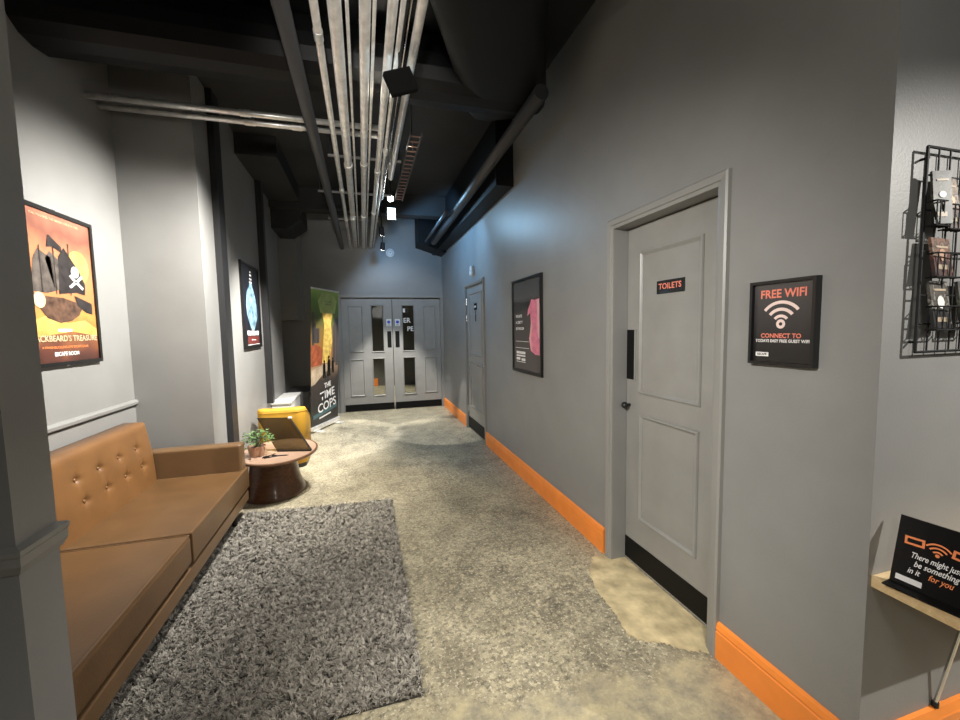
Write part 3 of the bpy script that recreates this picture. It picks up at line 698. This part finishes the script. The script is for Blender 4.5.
# free wifi sign
p4, e = framed('wifi_sign', 'black framed free wifi sign right of the toilet door', 'sign', (XR-.001, 1.254, 1.345), RZ_RIGHT, .243, .313, B=.011, D=.028, print_mat='inkgrey')
text('FREE WIFI', .030, .122, .262, e+.001, 'salmon', p4, bold=.025, sx=.92)
cu, cv = .118, .152
q = MB()
for r0, r1 in ((.074, .0855), (.048, .0595), (.024, .0345)): q.arc(cu, cv, r0, r1, PI*.25-.10, PI*.75+.10, e+.001)
q.arc(cu, cv, .0065, .017, 0, 2*PI, e+.001); q.build('wifi_symbol', 'pinkwhite', p4)
text('CONNECT TO', .016, .118, .108, e+.001, 'salmon', p4, bold=.025, sx=1.0)
text('TODAYS EASY FREE GUEST WIFI', .0105, .122, .089, e+.001, 'whiteink', p4, bold=.03, sx=.93)
MB().rect(.024, .076, .030, .046, e+.001).build('logo_plate', 'whiteink', p4); text('ESCAPE', .008, .050, .038, e+.0016, 'ink', p4, bold=.02)

# ------------------------------------------------------------------ shelf, standing sign, wire rack on the near right
sh = thing('wall_shelf', 'pale wooden shelf with a slim metal strut under the wire rack', 'shelf', (1.94, YC, .668))
MB().box(1.505-1.94, .50, -.27, 0, 0, .038).build('board', 'pine', sh, bevel=.002, seg=1)
st = MB().tube((-.09, -.085, 0), (-.09, -.008, -.485), .006, n=10).build('strut', 'chrome', sh)
MB().tube((-.09, -.008, -.498), (-.09, -.008, -.480), .010, n=10).build('end_cap', 'black', st)
ss = thing('tabletop_sign', 'glossy black sign with orange ticket symbols standing on the shelf', 'sign', (1.527, .805, .7075), RZ_RIGHT+.10)
tl = math.radians(13)
hold = MB().box(0, .22, -.004, .004, 0, .205).build('panel', mat('glossy_black_acrylic', (.010, .009, .009), .12, coat=.5), ss)
hold.rotation_euler = (-tl, 0, 0)
MB().box(0, .22, -.045, .07, .0, .004).build('foot', 'blackp', ss)
e = .0055
def ticket(cx, cz, a):
    P = [(-.022, -.012), (.022, -.012), (.022, .012), (-.022, .012)]; I = [(x*.72, y*.5) for x, y in P]
    R = lambda p: (cx+p[0]*math.cos(a)-p[1]*math.sin(a), cz+p[0]*math.sin(a)+p[1]*math.cos(a))
    q = MB()
    for i in range(4): j = (i+1) % 4; q.poly([R(P[i]), R(P[j]), R(I[j]), R(I[i])], e)
    return q.build('ticket_symbol', 'orangeink', hold)
ticket(.040, .138, .05); ticket(.140, .138, -.1)
q = MB()
for r0, r1 in ((.031, .0355), (.0205, .025), (.010, .0145)): q.arc(.090, .118, r0, r1, PI*.22, PI*.78, e, 14)
q.arc(.090, .120, 0, .005, 0, 2*PI, e, 10).build('wifi_symbol', 'orangeink', hold)
text('There might just', .0165, .088, .098, e, 'whiteink', hold, shear=.3, bold=.015, sx=.66)
text('be something', .0165, .092, .075, e, 'whiteink', hold, shear=.3, bold=.015, sx=.72)
text('in it', .0165, .048, .052, e, 'whiteink', hold, shear=.3, bold=.015, sx=.72); text('for you', .0165, .105, .052, e, 'orangeink', hold, shear=.3, bold=.015, sx=.72)
MB().rect(.012, .070, .014, .030, e).build('logo_plate', 'whiteink', hold)

rk = thing('wire_rack', 'black wire grid leaflet rack on the wall above the shelf', 'rack', (1.60, YC, 1.405))
RW, RH = .62, .60; yb = -.022
q = MB()
def wire(mb, a, b, r=.0028): mb.tube(a, b, r, n=6)
for z in (0, .085, .17, .30, .42, .52, RH): wire(q, (0, yb, z), (RW, yb, z), .0042 if z in (0, RH) else .0026)
x = 0
while x <= RW+.001: wire(q, (x, yb, 0), (x, yb, RH), .0042 if x < .001 or x > RW-.01 else .0024); x += .0517
q.build('grid', 'wire', rk)
for x in (.01, RW-.01):
    for z in (.03, RH-.03): MB().tube((x, yb, z), (x, 0, z), .004, n=8).build('wall_spacer', 'wire', rk)
LM = [ramp_mat('leaflet_print_%d' % i, st_, 'Z', 0, .16, .9, 34, .4) for i, st_ in enumerate((
    [(0, (.012, .013, .010)), (.38, (.05, .055, .035)), (.50, (.15, .15, .115)), (.58, (.03, .03, .022)), (.78, (.09, .09, .07)), (1, (.02, .02, .018))],
    [(0, (.03, .012, .01)), (.36, (.10, .02, .012)), (.48, (.26, .19, .13)), (.56, (.04, .02, .015)), (.76, (.24, .11, .06)), (1, (.05, .055, .04))],
    [(0, (.012, .012, .012)), (.40, (.02, .018, .016)), (.52, (.28, .26, .22)), (.58, (.03, .02, .02)), (.80, (.10, .09, .07)), (1, (.02, .02, .02))],
    [(0, (.02, .012, .012)), (.40, (.13, .05, .03)), (.50, (.40, .34, .28)), (.58, (.03, .025, .02)), (.82, (.30, .20, .13)), (1, (.03, .03, .03))]))]
def pocket(x, z, i, rz, label, PH=.155, W=.06):
    """a wire pocket clipped on the grid, holding one leaflet that stays a thing of its own"""
    t = MB()
    dp = .026; y0 = yb-.003; wd = W+.012
    for zz in (0, .07): t.path([(x, y0, z+zz), (x, y0-dp, z+zz), (x+wd, y0-dp, z+zz), (x+wd, y0, z+zz)], .0024, 6)
    for k in range(5): t.path([(x+wd*k/4, y0, z), (x+wd*k/4, y0-dp, z), (x+wd*k/4, y0-dp, z+.07)], .0018, 6)
    t.build('leaflet_pocket', 'wire', rk)
    lf = thing('leaflet', label, 'leaflet', (1.60+x+.006, YC+y0-dp*.62, 1.405+z+.004), rz, 'leaflets in the wire rack')
    a = MB().box(0, W, -.004, .004, 0, PH).build('cover', LM[i], lf); a.rotation_euler = (-.14 if rz > -.3 else -.1, 0, 0)
    MB().rect(W*.18, W*.7, .020, .034, .0052).build('cover_lettering', 'sandprint', a)
    MB().rect(W*.2, W*.85, PH-.03, PH-.024, .0052).build('cover_heading', 'sandprint', a)
    MB().arc(W*.5, PH*.55, 0, W*.20, 0, 2*PI, .0052, 9).build('cover_picture', 'copper' if i % 2 else 'whiteink', a)
pocket(.000, .370, 0, -.35, 'greenish striped leaflet turned sideways in the upper left pocket of the wire rack', .155, .05)
pocket(.062, .362, 3, 0, 'dark leaflet with a warm picture in the upper right pocket of the wire rack', .155, .065)
pocket(.020, .222, 1, .08, 'leaflet with an orange red picture in the middle pocket of the wire rack', .115, .10)
pocket(.032, .066, 2, .08, 'black and white leaflet in the lowest left pocket of the wire rack', .145, .10)
pocket(.165, .066, 0, 0, 'grey leaflet in the lowest right pocket of the wire rack', .145, .09)

# ------------------------------------------------------------------ overhead: duct, pipes, tray, lamps
dk = MB()
prof = [(2.85, 3.45), (2.80, 3.32), (2.80, 3.24), (2.83, 3.17), (2.90, 3.13), (3.0, 3.12), (3.12, 3.14), (3.30, 3.25), (3.40, 3.29), (3.40, 3.50), (2.9, 3.50)]
dk.prism(prof, lambda a, b: (XA+.002, a, b), lambda a, b: (1.20, a, b))
ad = thing('air_duct', 'large black air duct crossing under the ceiling with a branch overhead', 'duct', (0, 0, 0))
dk.build('main_run', 'duct', ad)
# rounded end of a second black duct, running back over the viewer on the right
dk = MB(); n = 22
P = [(1.43, 3.02), (.46, .90)]
ax = (Vector((P[1][0], P[1][1], 0))-Vector((P[0][0], P[0][1], 0))).normalized(); sd = Vector((-ax.y, ax.x, 0))
sec = [(-.62, .30), (-.62, .10), (-.56, .03), (-.45, 0), (-.16, 0), (-.06, .02), (-.015, .07), (0, .15), (0, .34)]
def sp(k, s0, zz): b = Vector((*P[k], 0)); v = b + sd*s0; return (v.x, v.y, 3.13+zz)
dk.prism(sec, lambda a, b: sp(0, a, b), lambda a, b: sp(1, a, b))
dk.build('branch', 'duct', ad, bevel=.02)

def pipe(name, label, cat, pts, r, m, group=None, couplings=()):
    t = thing(name, label, cat, pts[0], 0, group); o = Vector(pts[0])
    q = MB()
    Q = [Vector(p)-o for p in pts]
    for i, (a, b) in enumerate(zip(Q, Q[1:])):
        q.tube(a, b, r, n=16)
        if i: q.sphere(a, r*1.02, 16)
    q.build('tube', m, t, smooth=False)
    for x in t.children:
        for p in x.data.polygons: p.use_smooth = len(p.vertices) == 4
    for d in couplings:
        a = Q[0]; b = Q[1]; dr = (b-a).normalized(); c = a+dr*d
        MB().tube(c-dr*.035, c+dr*.035, r*1.2, n=16).build('coupling', m, t)
    return t
PZ = 3.0; Y0 = .6; Y1 = YF
G = 'silver pipes running along the corridor ceiling'
pipe('service_pipe', 'thin silver pipe, leftmost of the silver pipes along the ceiling', 'pipe', [(-.160, Y0, PZ), (-.160, Y1, PZ)], .020, 'steel', G, (1.72, 4.1, 5.3))
pipe('service_pipe', 'thick silver pipe, second from the left of the bundle', 'pipe', [(-.070, Y0, PZ), (-.070, Y1, PZ)], .032, 'steel', G, (3.4, 5.2))
pipe('service_pipe', 'slim silver conduit close against the thick left pipe', 'pipe', [(-.014, Y0, PZ+.02), (-.014, Y1, PZ+.02)], .009, 'steel', G)
pipe('service_pipe', 'straight silver pipe in the middle of the bundle', 'pipe', [(.066, Y0, PZ), (.066, Y1, PZ)], .027, 'steel', G, (3.35, 5.1))
pipe('service_pipe', 'slim silver conduit beside the middle pipe', 'pipe', [(.110, Y0, PZ+.01), (.110, Y1, PZ+.01)], .009, 'steel', G)
pipe('service_pipe', 'silver pipe right of the middle pipe, behind the black floodlight', 'pipe', [(.190, Y0, PZ), (.190, Y1, PZ)], .024, 'steel', G, (3.5, 4.9))
pipe('service_pipe', 'narrow silver pipe touching the right side of its thicker neighbour', 'pipe', [(.238, Y0, PZ+.01), (.238, Y1, PZ+.01)], .013, 'steel', G)
pipe('service_pipe', 'rightmost silver pipe turning up into the ceiling part way', 'pipe', [(.321, Y0, PZ), (.321, 4.22, PZ), (.321, 4.30, PZ+.5)], .024, 'steel', G)
pipe('black_cable', 'black cable running left of the rightmost silver pipe', 'cable', [(.258, Y0, PZ+.01), (.258, 5.0, PZ+.01)], .005, 'black', 'cables along the pipes')
pipe('black_cable', 'black cable running closest to the rightmost silver pipe', 'cable', [(.276, Y0, PZ+.02), (.276, 5.0, PZ+.02)], .004, 'chrome', 'cables along the pipes')
pipe('black_pipe', 'thick dark grey pipe left of the silver bundle', 'pipe', [(-.303, Y0, 2.985), (-.303, YF, 2.985)], .041, 'dark_pipe')
pipe('crossing_conduit', 'upper of two silver conduits crossing from the wall above the sofa', 'pipe', [(XA+.002, 3.45, 3.100), (.20, 3.45, 3.100)], .021, 'steel', 'crossing silver conduits', (.95,))
pipe('crossing_conduit', 'lower of two silver conduits crossing from the wall above the sofa', 'pipe', [(XA+.002, 3.585, 3.100), (.22, 3.585, 3.100)], .021, 'steel', 'crossing silver conduits', (.95, 1.28))
pipe('wall_pipe', 'dark pipe sloping along the top of the right wall', 'pipe', [(1.20, 2.60, 3.06), (1.20, 6.9, 2.96)], .052, 'dark_pipe')
pipe('wall_pipe', 'slim pale edged pipe near the far right bulkhead', 'pipe', [(1.08, 5.2, 2.99), (1.08, 7.0, 2.99)], .022, 'dark_pipe')
# strut hangers under the pipes
hg = None
for i, (y, x0, x1, lb) in enumerate(((4.95, -.42, .38, 'steel hanger bar under the pipes beside the bright lamp'), (3.95, -.24, .40, 'steel hanger bar under the pipes nearest the crossing conduits'), (6.10, -.40, .28, 'steel hanger bar under the pipes nearest the double doors'))):
    t = thing('pipe_hanger', lb, 'hanger', (0, y, PZ+.045), 0, 'pipe hangers')
    MB().box(x0, x1, -.012, .012, 0, .018).build('channel', 'dullsteel', t)
    for px_, pr_ in ((-.160, .020), (-.070, .032), (.066, .027), (.190, .024)):
        MB().box(px_-.008, px_+.008, -.008, .008, -.045+pr_-.003, 0).build('pipe_clip', 'dullsteel', t)
    MB().box(-.311, -.295, -.008, .008, -.045+.026, 0).build('pipe_clip', 'dullsteel', t) if x0 < -.35 else None
    for x in (x0+.02, x1-.02): MB().tube((x, 0, .018), (x, 0, CZ-PZ-.045), .005, n=8).build('rod', 'dark_pipe', t)
# cable ladder
tr = thing('cable_ladder', 'narrow rusty cable ladder right of the silver pipes', 'cable tray', (.43, 3.4, 3.06))
for x in (0, .09): MB().box(x-.004, x+.004, 0, 1.75, 0, .03).build('rail', 'dark_pipe', tr)
M['rust'] = mat('rusty_rung', (.16, .09, .065), .6)
for k in range(18): MB().box(.004, .086, .05+k*.097-.006, .05+k*.097+.006, .004, .012).build('rung', 'rust', tr)
for y in (.3, 1.4): MB().tube((.045, y, .01), (.045, y, CZ-3.06), .005, n=8).build('rod', 'dark_pipe', tr)

def aim(o, tgt): o.rotation_euler = (Vector(tgt)-Vector(o.location)).to_track_quat('-Z', 'Y').to_euler()
def spot(name, loc, tgt, power, col, angle, blend=.4, r=.04):
    l = bpy.data.lights.new(name, 'SPOT'); l.energy = power; l.color = col; l.spot_size = math.radians(angle); l.spot_blend = blend; l.shadow_soft_size = r
    o = bpy.data.objects.new(name, l); C.objects.link(o); o.location = loc; aim(o, tgt); return o
def point(name, loc, power, col, r=.06):
    l = bpy.data.lights.new(name, 'POINT'); l.energy = power; l.color = col; l.shadow_soft_size = r
    o = bpy.data.objects.new(name, l); C.objects.link(o); o.location = loc; return o
WARM = (1, .935, .81); NEUT = (1, .95, .86); COOL = (.80, .92, 1.)
# black floodlight over the bundle, its back to the viewer
fl = thing('floodlight', 'square black floodlight hanging under the silver pipes', 'light', (.247, 2.39, 2.85))
def rot_box(x, y, z): return Matrix.Rotation(0, 4, 'Z')
R_ = Matrix.Rotation(math.radians(-32), 4, 'Y') @ Matrix.Rotation(math.radians(18), 4, 'X')
def tbox(a): return a
q = MB().box(-.078, .078, -.05, -.014, -.06, .06)
q.v = [tuple((Matrix.Rotation(math.radians(-24), 4, 'Y') @ Matrix.Rotation(math.radians(8), 4, 'Z')) @ Vector(v)) for v in q.v]
q.build('housing', 'matte', fl)
q = MB().box(-.073, .073, -.014, -.007, -.055, .055)
q.v = [tuple((Matrix.Rotation(math.radians(-24), 4, 'Y') @ Matrix.Rotation(math.radians(8), 4, 'Z')) @ Vector(v)) for v in q.v]
q.build('lens', 'coolglow', fl)
MB().tube((0, -.035, .05), (0, -.035, CZ-2.85), .008, n=10).build('stem', 'black', fl)
# bright lamp and cool bulkhead lamp
la = thing('spot_lamp', 'small bright white lamp hanging beside the pipes', 'light', (.372, 5.06, 3.06))
MB().tube((0, .02, .03), (0, -.02, -.005), .032, .040, 18).build('housing', 'black', la)
MB().sphere((0, -.028, -.012), .034, 14).build('bulb', 'lampglow', la, smooth=True)
MB().tube((0, .01, .03), (0, .01, CZ-3.06), .006, n=8).build('stem', 'black', la)
lb = thing('bulkhead_lamp', 'square cool white lamp hanging beyond the bright lamp', 'light', (.43, 5.75, 3.08))
MB().box(-.065, .065, -.02, .05, -.10, .07).build('housing', 'black', lb, bevel=.006)
MB().box(-.052, .052, -.026, -.018, -.088, .058).build('diffuser', 'coolglow', lb)
MB().tube((0, .02, .07), (0, .02, CZ-3.08), .006, n=8).build('stem', 'black', lb)
def spot_head(loc, tgt, label):
    t = thing('track_spotlight', label, 'light', loc, 0, 'black spotlights near the double doors')
    d = (Vector(tgt)-Vector(loc)).normalized(); 
    MB().tube(-d*.07, d*.05, .036, .04, 18).build('barrel', 'black', t)
    MB().tube(d*.0501, d*.052, .034, n=18).build('lens', 'lampglow', t)
    MB().tube((0, 0, 0), (0, 0, CZ-loc[2]), .007, n=8).build('stem', 'black', t)
    return t
spot_head((.32, 6.30, 2.95), (.6, 7.6, 0), 'black spotlight under the pipes nearer the bright lamp')
spot_head((.36, 6.95, 2.86), (.2, 7.75, .2), 'black spotlight under the pipes nearest the double doors')
# detectors
dt = thing('smoke_detector', 'round white detector on the end wall above the double doors', 'detector', (.533, YF, 2.914))
MB().tube((0, 0, 0), (0, -.02, 0), .075, .075, 24).tube((0, -.02, 0), (0, -.045, 0), .06, .045, 24).build('body', 'whitep', dt); MB().tube((0, -.045, 0), (0, -.05, 0), .012, n=10).build('indicator', 'inkgrey', dt)
dt = thing('motion_sensor', 'small white sensor on the right wall above the far narrow door', 'detector', (XR, 5.46, 2.29), RZ_RIGHT)
MB().box(-.045, .045, -.05, 0, -.065, .065).build('body', 'whitep', dt, bevel=.015); MB().box(-.03, .03, -.055, -.049, -.05, .0).build('lens', 'white', dt, bevel=.003)

# ------------------------------------------------------------------ light
# LIGHTS
N1 = (1, .97, .91)
spot('floodlight_beam', (-.10, 3.10, 2.82), (-1.72, 3.40, 1.05), 700, N1, 100, .95, .06)
spot('near_spotlight', (-1.0, .5, 2.35), (1.49, 2.5, .70), 380, N1, 78, 1., .08)
spot('rug_spotlight', (.18, 2.7, 3.2), (.12, 3.50, 0), 680, WARM, 42, 1., .06)
spot('floor_spotlight', (.75, .5, 3.2), (.62, 1.6, 0), 270, WARM, 44, .9, .06)
spot('poster_spotlight', (.05, 4.4, 2.85), (-1.2, 5.3, .5), 700, N1, 72, .7, .04)
spot('middle_spotlight', (.4, 3.6, 3.2), (-.42, 4.3, 0), 360, WARM, 54, .9, .05)
spot('door_spotlight_beam', (.38, 6.75, 2.84), (.50, 7.50, 0), 420, N1, 50, .5, .03)
spot('door_spotlight_beam_left', (.36, 7.02, 2.80), (-.60, 6.1, 0), 340, N1, 44, .25, .02)
spot('door_spotlight_beam_right', (.36, 7.02, 2.80), (1.02, 6.0, 0), 260, N1, 30, .25, .02)
spot('lamp_beam', (.40, 5.0, 3.0), (.6, 7.7, 1.6), 70, N1, 52, .6, .04)
spot('nook_spotlight', (3.2, -.9, 2.7), (1.75, .84, .8), 380, N1, 60, .6, .02)
spot('pipe_fill', (-.1, -.6, 2.1), (.05, 3.2, 3.0), 250, N1, 25, .9, .05)  # added out-of-view light that brightens the pipes, no fitting there
spot('cool_lamp_light', (.54, 5.70, 3.00), (1.45, 6.3, 2.2), 80, (.26, .58, 1.), 150, .25, .08)
spot('cool_lamp_side_light', (.54, 5.66, 3.00), (1.49, 4.4, 2.45), 42, (.36, .68, 1.), 75, .8, .08)
point('near_room_fill', (.6, -.6, 2.2), 36, N1, .25)  # added fill behind the viewpoint, stands for no particular fitting
spot('hall_light', (-.2, 9.6, 3.2), (-.2, 9.8, 0), 1000, WARM, 64, .5, .1)

wd = bpy.data.worlds.new('world'); S.world = wd; wd.use_nodes = True
wd.node_tree.nodes['Background'].inputs[0].default_value = (.5, .5, .5, 1); wd.node_tree.nodes['Background'].inputs[1].default_value = .02

# ------------------------------------------------------------------ camera
FPX, YAW, PIT, ROL = 406.86, .278030, -.0772368, -.0179007
cy, sy, cp, sp_, cr, sr = math.cos(YAW), math.sin(YAW), math.cos(PIT), math.sin(PIT), math.cos(ROL), math.sin(ROL)
f = Vector((sy*cp, cy*cp, sp_)); r = Vector((cy, -sy, 0)); u = r.cross(f)
r2 = r*cr+u*sr; u2 = -r*sr+u*cr
cam = bpy.data.cameras.new('camera'); co = bpy.data.objects.new('camera', cam); C.objects.link(co)
co.matrix_world = Matrix(((r2.x, u2.x, -f.x, 0), (r2.y, u2.y, -f.y, 0), (r2.z, u2.z, -f.z, 1.5), (0, 0, 0, 1)))
cam.sensor_width = 36; cam.lens = FPX/960*36; cam.clip_start = .02; cam.clip_end = 60
S.camera = co
S.view_settings.view_transform = 'Standard'; S.view_settings.look = 'None'; S.view_settings.gamma = 1; S.view_settings.exposure = 0
